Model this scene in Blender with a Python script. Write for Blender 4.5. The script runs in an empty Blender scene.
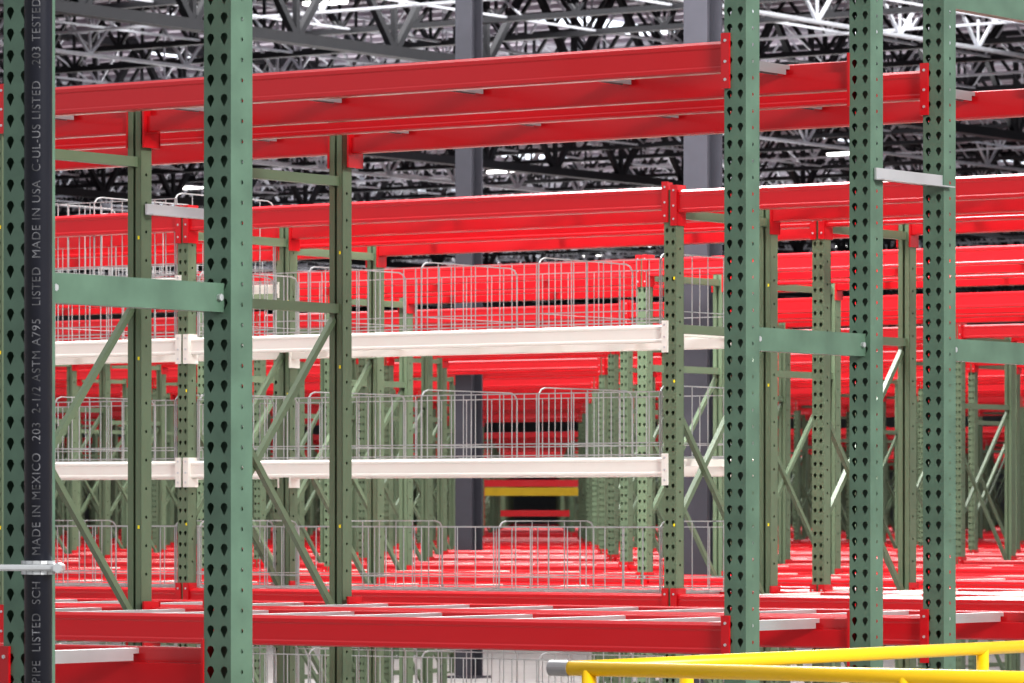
import bpy, math, random
from mathutils import Vector, Matrix
random.seed(4)
S=bpy.context.scene
F=4660.0; CH=1.5
a=math.radians(54.8)
UX=Vector((math.sin(a),-math.cos(a),0))   # local X = -u
VY=Vector((math.cos(a),math.sin(a),0))    # local Y = +v
ROT=math.atan2(UX.y,UX.x)
def W(u,v,z=0): 
    p=-UX*u+VY*v; return Vector((p.x,p.y,z))

# ---------------- materials
def mat(name,col,rough=.4,metal=0,noise=.08,nscale=6,emit=0,coat=0):
    m=bpy.data.materials.new(name); m.use_nodes=True
    nt=m.node_tree; b=nt.nodes['Principled BSDF']
    b.inputs['Roughness'].default_value=rough; b.inputs['Metallic'].default_value=metal
    b.inputs['Coat Weight'].default_value=coat; b.inputs['Coat Roughness'].default_value=.12
    tc=nt.nodes.new('ShaderNodeTexCoord'); n=nt.nodes.new('ShaderNodeTexNoise'); n.inputs['Scale'].default_value=nscale
    n.inputs['Detail'].default_value=5
    nt.links.new(tc.outputs['Object'],n.inputs['Vector'])
    r=nt.nodes.new('ShaderNodeValToRGB')
    r.color_ramp.elements[0].position=.3; r.color_ramp.elements[1].position=.7
    r.color_ramp.elements[0].color=[c*(1-noise) for c in col]+[1]
    r.color_ramp.elements[1].color=[min(1,c*(1+noise)) for c in col]+[1]
    nt.links.new(n.outputs['Fac'],r.inputs['Fac']); nt.links.new(r.outputs['Color'],b.inputs['Base Color'])
    if emit:
        b.inputs['Emission Color'].default_value=list(col)+[1]; b.inputs['Emission Strength'].default_value=emit
    return m
RED=mat('red_powder_coat',(.50,.006,.012),.28,noise=.0,nscale=2,coat=.4)
OLV=mat('olive_green_paint',(.125,.17,.105),.4,noise=.08,nscale=3)
GRN=mat('green_paint',(.098,.165,.118),.36,noise=.15,nscale=9)
GAL=mat('galvanised_steel',(.60,.61,.62),.33,.6)
GAD=mat('dull_galvanised_steel',(.34,.33,.34),.45,.5)
WHT=mat('cream_white_paint',(.78,.755,.70),.4,noise=.02,nscale=2)
YEL=mat('yellow_sticker',(.9,.75,.02),.5)
WIR=mat('wire_zinc',(.40,.41,.41),.4,.4)
MATS=[RED,OLV,GRN,GAL,WHT,YEL,WIR,GAD]
R_,O_,G_,Z_,W_,Y_,I_,D_=range(8)
YEP=mat('yellow_safety_paint',(.9,.55,.01),.35,noise=.02)
YED=mat('dull_yellow_paint',(.50,.33,.01),.5,noise=.1)
BLK=mat('black_pipe_paint',(.010,.011,.020),.4)
TXT=mat('stencil_ink',(.11,.11,.12),.6,noise=.7,nscale=40)
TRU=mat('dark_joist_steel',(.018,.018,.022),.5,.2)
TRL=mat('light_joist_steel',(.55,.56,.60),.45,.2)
CON=mat('concrete',(.28,.27,.26),.6,nscale=1.5)
COL=mat('column_paint',(.05,.05,.062),.6)
WAL=mat('wall_panel_paint',(.24,.25,.26),.7)
LMP=mat('lamp_diffuser',(1,.98,.95),.5,emit=6,noise=0)
SKY=mat('skylight_panel',(.85,.92,1),.5,emit=1.3,noise=0)
DEC=mat('roof_deck',(.44,.40,.45),.6)

class MB:
    def __init__(s): s.v=[];s.f=[];s.m=[]
    def add(s,vs,fs,m):
        o=len(s.v); s.v+= [tuple(x) for x in vs]
        for f in fs: s.f.append([o+i for i in f]); s.m.append(m)
    def box(s,x0,x1,y0,y1,z0,z1,m):
        vs=[(x,y,z) for x in(x0,x1) for y in(y0,y1) for z in(z0,z1)]
        s.add(vs,[(0,1,3,2),(4,6,7,5),(0,4,5,1),(2,3,7,6),(0,2,6,4),(1,5,7,3)],m)
    def bar(s,p,q,r,m,n=4,r2=None):
        p=Vector(p);q=Vector(q);d=(q-p).normalized()
        up=Vector((0,0,1)) if abs(d.z)<.9 else Vector((1,0,0))
        e=d.cross(up).normalized(); g=d.cross(e).normalized(); r2=r2 or r
        vs=[]
        for c in(p,q):
            for i in range(n):
                t=2*math.pi*(i+.5)/n; k=1.414 if n==4 else 1
                vs.append(c+e*math.cos(t)*r*k+g*math.sin(t)*r2*k)
        fs=[(i,(i+1)%n,n+(i+1)%n,n+i) for i in range(n)]+[tuple(range(n))[::-1],tuple(range(n,2*n))]
        s.add(vs,fs,m)
    def prof(s,pts,x0,x1,y,z,m):
        n=len(pts)
        vs=[(x0,y+a_,z+b_) for a_,b_ in pts]+[(x1,y+a_,z+b_) for a_,b_ in pts]
        s.add(vs,[(i,(i+1)%n,n+(i+1)%n,n+i) for i in range(n)]+[tuple(range(n))[::-1],tuple(range(n,2*n))],m)
    def panel(s,o,d,w,z0,z1,pitch,cols,R,m,tear=True):
        o=Vector(o);d=Vector(d);cw=w/cols; n=int((z1-z0)/pitch)
        hw=cw/2;hh=pitch/2
        ca=math.atan2(hh,hw)
        ang=sorted([ca,math.pi-ca,math.pi+ca,2*math.pi-ca]+[0,math.pi/2,math.pi,3*math.pi/2]+[math.pi*.3,math.pi*.7,math.pi*1.35,math.pi*1.65])
        for c in range(cols):
            for k in range(n):
                cx=(c+.5)*cw; cz=z0+(k+.5)*pitch; vs=[]
                for t in ang:
                    co,si=math.cos(t),math.sin(t)
                    q=min(hw/abs(co) if abs(co)>1e-6 else 9,hh/abs(si) if abs(si)>1e-6 else 9)
                    vs.append(o+d*(cx+q*co)+Vector((0,0,cz+q*si)))
                for t in ang:
                    co,si=math.cos(t),math.sin(t)
                    r=R if (si>=0 or not tear) else 1/(abs(co)/R+abs(si)/(1.8*R))
                    vs.append(o+d*(cx+r*co)+Vector((0,0,cz+r*si+(R*.3 if tear else 0))))
                N=len(ang)
                s.add(vs,[(i,(i+1)%N,N+(i+1)%N,N+i) for i in range(N)],m)
        zt=z0+n*pitch
        if zt<z1: s.add([o+Vector((0,0,zt)),o+d*w+Vector((0,0,zt)),o+d*w+Vector((0,0,z1)),o+Vector((0,0,z1))],[(0,1,2,3)],m)
    def mesh(s,name,mats=MATS):
        me=bpy.data.meshes.new(name); me.from_pydata(s.v,[],s.f)
        for m in mats: me.materials.append(m)
        me.polygons.foreach_set('material_index',s.m); me.update(); return me

def obj(name,me,loc=(0,0,0),rz=0,parent=None):
    o=bpy.data.objects.new(name,me); S.collection.objects.link(o)
    o.location=loc; o.rotation_euler=(0,0,rz)
    if parent: o.parent=parent
    return o
def empty(name,loc=(0,0,0),rz=0):
    o=obj(name,None,loc,rz); o.empty_display_size=.2; return o

P=.0508
HR=.0100
def post(mb,x,y,w,z1,m,perf,perf_back=False):
    h=w/2; zb=.012
    if perf: mb.panel((x-h,y-h,0),(1,0,0),w,zb,z1,P,2,HR*w/.076,m)
    else:
        mb.box(x-h,x-.006,y-h,y-h+.003,zb,z1,m); mb.box(x+.006,x+h,y-h,y-h+.003,zb,z1,m)
        mb.box(x-h+.004,x+h-.004,y-h+.012,y-h+.014,zb,z1,m)
    if perf_back or not perf: mb.panel((x-h,y+h,0),(1,0,0),w,zb,z1,P,2,HR*w/.076,m)
    else: mb.box(x-h,x+h,y+h-.003,y+h,zb,z1,m)  # added back sheet keeps light out so the holes look dark
    for sx in(-h,h): mb.panel((x+sx,y-h,0),(0,1,0),w,zb,z1,P*(1 if perf_back else 2),1,.0055,m,False)
    if perf_back: mb.box(x-h+.002,x+h-.002,y-.002,y+.002,zb,z1,m)  # added inner sheet blocks light behind the holes
    mb.box(x-h-.03,x+h+.03,y-h-.03,y+h+.03,0,zb,m)
    for dx in(-1,1): mb.bar((x+dx*(h+.018),y-h-.015,zb),(x+dx*(h+.018),y-h-.015,zb+.025),.007,Z_,6)

BEAM=[(-.024,-.052),(-.030,-.047),(-.030,-.036),(-.027,-.031),(-.027,.024),(-.030,.030),(-.03,.042),(-.020,.052),(.004,.052),(.008,.048),(.008,.014),(.03,.012),(.03,-.046),(.024,-.052)]
def beam(mb,L,y,z,m,flip=False,sc=1.0,w=.06):
    s_=-1 if flip else 1
    pts=[(p[0]*s_*sc,p[1]*sc) for p in BEAM]
    mb.prof(pts,-L+w/2+.006,-w/2-.006,y,z,m)
    for xe,sg in((-w/2-.003,-1),(-L+w/2+.003,1)):
        mb.box(xe-.004,xe+.004,y-w/2-.004,y+w/2+.004,z-.11*sc,z+.075*sc,m)
        yy=(y-w/2-.009) if not flip else (y+w/2+.001)
        xa=xe if sg==-1 else xe-.022
        mb.box(xa-.004,xa+.026,yy,yy+.008,z-.11*sc,z+.075*sc,m)
        for k in(-.08,-.02,.05):
            mb.bar((xa+.012,yy-.003,z+k*sc),(xa+.012,yy+.011,z+k*sc),.005,Z_,6)
def bars(mb,L,D,z,n,m=Z_):
    for i in range(n):
        x=-L*(i+.5)/n
        mb.box(x-.018,x+.018,.0,D,z-.004,z+.010,m)
        mb.box(x-.018,x-.015,.03,D-.03,z-.022,z-.004,m); mb.box(x+.015,x+.018,.03,D-.03,z-.022,z-.004,m)
def level(mb,L,D,h,m,n=5,sc=1.0,w=.06,bm=Z_):
    beam(mb,L,0,CH+h,m,False,sc,w); beam(mb,L,D,CH+h,m,True,sc,w)
    if n: bars(mb,L,D,CH+h+.038*sc,n,bm)
def basket(mb,L,D,h,H=.28,nd=4,step=.066):
    z=CH+h; r=.0019
    def g(p,q,k=1): mb.bar(p,q,r*k,I_)
    for y,st in((.0,step),(D-.02,step*2.2)):
        x0=-.06;x1=-L+.06; n=int(L/st)
        for i in range(n+1):
            x=x0+(x1-x0)*i/n
            g((x,y,z),(x,y,z+H-.005))
        for zz in(.01,.06,H-.006): mb.bar((x0,y,z+zz),(x1,y,z+zz),r*1.3,I_)
    for i in range(nd+1):
        x=-.07-(L-.14)*i/nd; t=H+.02
        pts=[(x,0,z),(x,0,z+t-.03),(x,.02,z+t-.008),(x,.05,z+t),(x,D-.07,z+t),(x,D-.04,z+t-.008),(x,D-.02,z+t-.03),(x,D-.02,z)]
        for p,q in zip(pts,pts[1:]): g(p,q,1.5)
        for k in range(1,6):
            y=D*k/6; g((x,y,z),(x,y,z+t))
        g((x,0,z+.06),(x,D,z+.06))
    for i in range(int(L/.15)):
        x=-.06-i*.15; g((x,0,z+.002),(x,D-.02,z+.002))
    for k in range(3): 
        y=D*(k+.5)/3; g((-.06,y,z-.002),(-L+.06,y,z-.002))
def lightframe(mb,x,D,top,dots=False):
    w=.06
    post(mb,x,0,w,CH+top,O_,True); post(mb,x,D,w,CH+top,O_,False)
    def hb(h): mb.box(x-.016,x+.016,w/2,D-w/2,CH+h-.018,CH+h+.018,O_)
    for h in(1.25,.77,-.42,-1.3): hb(h)
    def dg(h0,h1): mb.bar((x+.012 if h0>h1 else x-.012,w/2,CH+h0),(x+.012 if h0>h1 else x-.012,D-w/2,CH+h1),.011,O_,4)
    dg(-.05,.73); dg(.40,-.40); dg(-.46,-1.26)
    if dots:
        for yy in(-.031,D-.031):
            for h in(.98,.55,-.05):
                mb.box(x+.017,x+.025,yy-.001,yy,CH+h-.006,CH+h+.006,Y_)
def heavyframe(mb,x,D,top,w):
    post(mb,x,0,w,CH+top,G_,True,True); post(mb,x,D,w,CH+top,G_,True,True)
    for h in(1.69,.535,-.62,-1.3):
        mb.box(x-.02,x+.02,w/2-.01,D-w/2+.01,CH+h-.036,CH+h+.036,G_)
        for yy in(w/2+.02,D-w/2-.02): mb.bar((x-.03,yy,CH+h),(x+.03,yy,CH+h),.009,Z_,6)
    mb.bar((x,w/2,CH-.66),(x,D-w/2,CH-1.26),.018,G_)
    mb.bar((x,w/2,CH+1.73),(x,D-w/2,CH+2.6),.018,G_)

L=3.0; D=.74
meshes={}
def get(kind):
    if kind in meshes: return meshes[kind]
    mb=MB()
    if kind=='plain':
        lightframe(mb,0,D,1.35); level(mb,L,D,1.30,R_,4,.92,bm=D_); level(mb,L,D,-.389,R_,6,bm=W_)
    elif kind=='plain_top':
        lightframe(mb,0,D,1.35); level(mb,L,D,1.30,R_,4,.92,bm=D_); level(mb,L,D,-.389,R_,5,bm=W_); basket(mb,L,D,1.35,.36)
    elif kind in('shelved','shelved_short'):
        l=L if kind=='shelved' else 2.62
        lightframe(mb,0,D,1.35,True); level(mb,l,D,1.315,R_,4,.92,bm=D_)
        for h in(.75,.195): level(mb,l,D,h,W_,6,.72,bm=W_); basket(mb,l,D,h+.04)
        if kind=='shelved': level(mb,l,D,1.04,W_,5,.4,bm=W_); basket(mb,l,D,1.065,.36,6)
        level(mb,l,D,-.389,R_,5); basket(mb,l,D,-.335,.28,3,.1)
        level(mb,l,D,-.95,R_,5); basket(mb,l,D,-.9)
    elif kind=='heavy1':
        heavyframe(mb,0,D,2.7,.078); level(mb,L,D,1.40,R_,5,.92,w=.078,bm=D_); level(mb,L,D,-.385,R_,8,.95,w=.078,bm=Z_)
    elif kind=='light1':
        lightframe(mb,0,D,1.43,True); level(mb,L,D,1.40,R_,5,.92,bm=D_); level(mb,L,D,-.385,R_,8,.95,bm=Z_)
    elif kind=='heavy0':
        heavyframe(mb,0,.75,2.7,.086); level(mb,L,.75,1.39,R_,6,w=.086); level(mb,L,.75,-.389,R_,5,w=.086,bm=Z_)
    elif kind=='endframe': lightframe(mb,0,D,1.35)
    meshes[kind]=mb.mesh('rack_'+kind); return meshes[kind]

def inview(u0,v0,margin=1.3,extra=1.4):
    for du in(0,1.5,3.0):
        p=W(u0+du,v0+.4)
        if p.y>3 and abs(p.x)<.11*p.y*margin+extra: return True
    return False
def row(v,specs):
    u0=specs[0][0]
    e=empty('pallet_rack',W(u0,v),ROT)
    for U,k in specs:
        obj('rack_bay',get(k),(-(U-u0),0,0),0,e)
    return e
row(8.34,[(7.285,'heavy0'),(10.285,'heavy0')])
ra=row(12.07,[(7.66,'heavy1'),(10.67,'light1'),(13.67,'light1')])
row(13.25,[(7.645,'heavy1'),(10.67,'light1'),(13.67,'light1')])
sp=MB()
for x in(0,-(10.67-7.66)):
    for h in(1.08,-.7):
        sp.box(x+.042,x+.05,D-.02,1.17,CH+h-.02,CH+h+.02,Z_)
        sp.box(x+.042,x+.08,D-.02,1.17,CH+h-.02,CH+h-.016,Z_)
obj('row_spacer',sp.mesh('row_spacer'),(0,0,0),0,ra)
for k in range(2,28):
    vb=16.30+4.3*(k-2)
    if 51<vb<60 : continue
    if vb>118: break
    for j,off in enumerate((0,1.18)):
        v=vb+off; sl=[]
        for i in range(-1,34):
            U=7.68+3.0*i
            if not inview(U,v): continue
            kind='plain'
            if k==2 and j==0 and i>=1:
                kind='shelved' if i>1 else 'shelved_short'
                if i>1: U-=.38
            elif k==3 and j==0 and i>=3: kind='plain_top'
            sl.append((U,kind))
        if sl:
            sl.append((sl[-1][0]+3.0,'endframe')); row(v,sl)

# ---------------- sprinkler pipe with stencil text
e=empty('sprinkler_pipe',(-.1021*10.85,10.85,0))
mb=MB(); mb.bar((0,0,0),(0,0,6.5),.0325,0,64)
mb.bar((0,0,CH-.95),(0,0,CH-.85),.039,0,32)
pm=mb.mesh('pipe',[BLK]); 
for p in pm.polygons: p.use_smooth=len(p.vertices)==4
obj('pipe_body',pm,parent=e)
mb=MB()
mb.bar((-.14,-.042,CH-.127),(.06,-.042,CH-.127),.008,0,8)
for z_ in(-.02,.02):
    for i in range(14):
        t0=2*math.pi*i/14;t1=2*math.pi*(i+1)/14;r=.036
        mb.bar((r*math.cos(t0),r*math.sin(t0),CH-.127+z_*.6),(r*math.cos(t1),r*math.sin(t1),CH-.127+z_*.6),.004,0)
mb.bar((.05,-.055,CH-.127),(.05,.03,CH-.127),.012,0,6)
obj('pipe_clamp',mb.mesh('pipe_clamp',[GAL]),parent=e)
cu=bpy.data.curves.new('stencil','FONT')
cu.body='SPRINKLER PIPE  LISTED  SCH 10  MADE IN MEXICO  .203  2-1/2 ASTM A795   LISTED  MADE IN USA  C-UL-US LISTED   .203 TESTED'
cu.size=.027; cu.space_character=1.12
to=bpy.data.objects.new('t',cu); S.collection.objects.link(to)
bpy.context.view_layer.update()
tm=bpy.data.meshes.new_from_object(to.evaluated_get(bpy.context.evaluated_depsgraph_get()))
bpy.data.objects.remove(to)
for vtx in tm.vertices:
    xx,yy=vtx.co.x,vtx.co.y-.010
    th=-math.pi/2+math.radians(-4)-yy/.0325
    vtx.co=Vector((.0342*math.cos(th),.0342*math.sin(th),xx+.95))
tm.materials.clear(); tm.materials.append(TXT)
obj('pipe_stencil_text',tm,parent=e)

# ---------------- yellow guard rail
c0=Vector((.144,12.0,0)); cu_=c0.dot(-UX); cv_=c0.dot(VY)
e=empty('yellow_guard_rail',W(cu_,cv_),ROT)
mb=MB(); zt=CH-.40; r=.019
for z_ in(zt,zt-.5):
    mb.bar((-.0,0,z_),(1.9,0,z_),r,0,20); mb.bar((.0,.0,z_),(0,3.4,z_),r,0,20)
for x,y in((0.06,0),(1.0,0),(1.9,0),(0,.55),(0,2.15),(0,3.4)):
    mb.bar((x,y,0.01),(x,y,zt),r,0,16); mb.box(x-.06,x+.06,y-.06,y+.06,0,.01,0)
m_=mb.mesh('rail',[YEP,GAL])
for p in m_.polygons: p.use_smooth=len(p.vertices)==4
obj('rail_tubes',m_,parent=e)
mb=MB(); mb.bar((-.06,0,zt),(.0,0,zt),.0205,0,20)
obj('rail_end_cap',mb.mesh('rail_cap',[GAD]),parent=e)

# ---------------- columns
def column(px,z,w):
    x=(px-512)/F*z; mb=MB(); h=w/2
    mb.box(-h,h,-h,-h+.018,0,9.6,0); mb.box(-h,h,h-.018,h,0,9.6,0); mb.box(-.008,.008,-h+.018,h-.018,0,9.6,0)
    mb.box(-h-.06,h+.06,-h-.06,h+.06,0,.02,0)
    obj('building_column',mb.mesh('column',[COL]),(x,z,0),ROT)
column(701,25.7,.155); column(467,42.4,.18)

# ---------------- far yellow gate in the cross aisle
gz=67.5; gx=(533-512)/F*gz
mb=MB()
for x in(-.78,.78): mb.box(x-.05,x+.05,-.05,.05,0,2.0,1)
mb.box(-.78,.78,-.04,.04,1.75,1.87,0); mb.box(-.78,.78,-.04,.04,1.0,1.1,0); mb.box(-.5,.5,-.045,.045,1.45,1.54,1)
mb.box(-.78,.78,-.04,.04,1.88,1.98,1)
obj('yellow_safety_gate',mb.mesh('gate',[YED,RED]),(gx,gz,0),0)

# ---------------- floor, walls, roof
def slab(name,u0,u1,v0,v1,z0,z1,m):
    mb=MB(); mb.box(-u1,-u0,v0,v1,z0,z1,0); return obj(name,mb.mesh(name,[m]),(0,0,0),ROT)
slab('floor',-30,112,-30,162,-.2,0,CON)
slab('wall_back',-30,112,160,160.3,0,10.6,WAL)
slab('wall_left',110,110.3,-10,160,0,10.6,WAL)
RH=CH+8.6
ceil=slab('ceiling',10,110,32,160,RH,RH+.1,DEC)
mb=MB()
v=34
while v<158:
    u0=max(12,v*.45); u1=min(109,v*.98)
    mb.box(-u1,-u0,v,v+.3,RH-.09,RH-.001,0); v+=.9
obj('ceiling_deck_ribs',mb.mesh('ribs',[DEC]),parent=ceil)
mb=MB()
for u in range(18,106,9):
    for v in range(42,156,8):
        if random.random()<.6: mb.box(-u-1.2,-u,v,v+3.0,RH-.11,RH-.09,0)
obj('skylight_panels',mb.mesh('skylights',[SKY]),parent=ceil)
def joist(Lj,dep,rc,rw,pit,m):
    mb=MB()
    for y in(-.04,.04):
        mb.bar((0,y,0),(Lj,y,0),rc,0); mb.bar((0,y,-dep),(Lj,y,-dep),rc,0)
    n=int(Lj/pit)
    for i in range(n):
        x=i*pit
        mb.bar((x,0,0),(x+pit/2,0,-dep),rw,0); mb.bar((x+pit/2,0,-dep),(x+pit,0,0),rw,0)
        mb.bar((x+pit/2,0,-dep),(x+pit/2,0,0),rw*.8,0)
    return mb.mesh('joist',[m])
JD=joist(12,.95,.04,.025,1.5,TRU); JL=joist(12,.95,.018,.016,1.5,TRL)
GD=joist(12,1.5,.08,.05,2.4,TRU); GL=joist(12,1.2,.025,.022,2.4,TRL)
e=empty('roof_trusses',(0,0,0),0); e.parent=ceil; e.location=(0,0,RH)
v=34.; n=0
while v<158:
    for iu in range(1,9):
        u=12*iu
        q=[W(u+t,v) for t in(0,6,12)]
        if any(abs(p.x)<.11*p.y*1.3+5 for p in q):
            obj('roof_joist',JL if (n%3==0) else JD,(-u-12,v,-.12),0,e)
    v+=2.4; n+=1
for iu in range(2,19):
    for iv in range(3,13):
        u=6*iu; vv=12*iv
        q=[W(u,vv+t) for t in(0,6,12)]
        if any(abs(p.x)<.11*p.y*1.3+5 for p in q):
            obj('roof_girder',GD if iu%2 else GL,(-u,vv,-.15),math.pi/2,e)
mb=MB()
for u in range(14,108,3):
    v0=max(34,u*1.05); v1=min(158,u*2.0)
    mb.bar((-u,v0,-1.05),(-u,v1,-1.05),.018,0)
    v=v0
    while v<v1-2.2:
        mb.bar((-u,v,-.1),(-u,v+2.2,-1.05),.013,0); v+=4.4
obj('bridging_rods',mb.mesh('bridging',[TRL]),parent=e)
e=empty('high_bay_lights'); e.parent=ceil; e.location=(0,0,RH-.9)
mb=MB(); mb.box(-.35,.35,-.1,.1,0,.05,0); mb.box(-.39,.39,-.14,.14,.05,.13,1)
mb.bar((-.3,0,.13),(-.3,0,.85),.01,1); mb.bar((.3,0,.13),(.3,0,.85),.01,1)
LM=mb.mesh('lamp',[LMP,TRU])
for u in range(16,106,9):
    for v in range(36,158,10):
        p=W(u,v)
        if abs(p.x)<.11*p.y*1.3+4: obj('lamp',LM,(-u,v,0),0,e)

# ---------------- lights
def area(name,loc,tgt,sx,sy,en,col=(1,1,1)):
    l=bpy.data.lights.new(name,'AREA'); l.shape='RECTANGLE'; l.size=sx; l.size_y=sy; l.energy=en; l.color=col
    o=bpy.data.objects.new(name,l); S.collection.objects.link(o); o.location=loc
    o.rotation_euler=(Vector(tgt)-Vector(loc)).to_track_quat('-Z','Y').to_euler()
area('key_light',(11,0,9),(0,16,1.5),4,3,3400,(1,.98,.95))
area('overhead_light',(0,22,9),(0,22,0),6,6,2700)
area('overhead_light',(0,40,9),(0,40,0),12,12,2600)
area('overhead_light',(1,66,9.2),(1,66,0),14,14,2000)
area('overhead_light',(1,100,7.2),(1,100,0),20,14,2400)
for yy in(85,115,145):
    area('roof_fill_light',(0,yy,3.4),(0,yy,10),16,8,1500)  # added upward fill, no fixture modelled, brightens the roof deck
w=bpy.data.worlds.new('world'); S.world=w; w.use_nodes=True
w.node_tree.nodes['Background'].inputs[0].default_value=(.93,.96,1,1)
w.node_tree.nodes['Background'].inputs[1].default_value=.62

# ---------------- camera
cd=bpy.data.cameras.new('cam'); cam=bpy.data.objects.new('camera',cd); S.collection.objects.link(cam)
cam.location=(0,0,CH); cam.rotation_euler=(math.pi/2,0,0)
cd.sensor_width=36; cd.lens=36*F/1024; cd.shift_y=(513-341.5)/1024; cd.shift_x=-2/1024
cd.clip_start=.1; cd.clip_end=600
cd.dof.use_dof=True; cd.dof.focus_distance=15; cd.dof.aperture_fstop=18
S.camera=cam
S.view_settings.view_transform='Standard'
S.view_settings.look='Medium High Contrast'
S.view_settings.exposure=.1
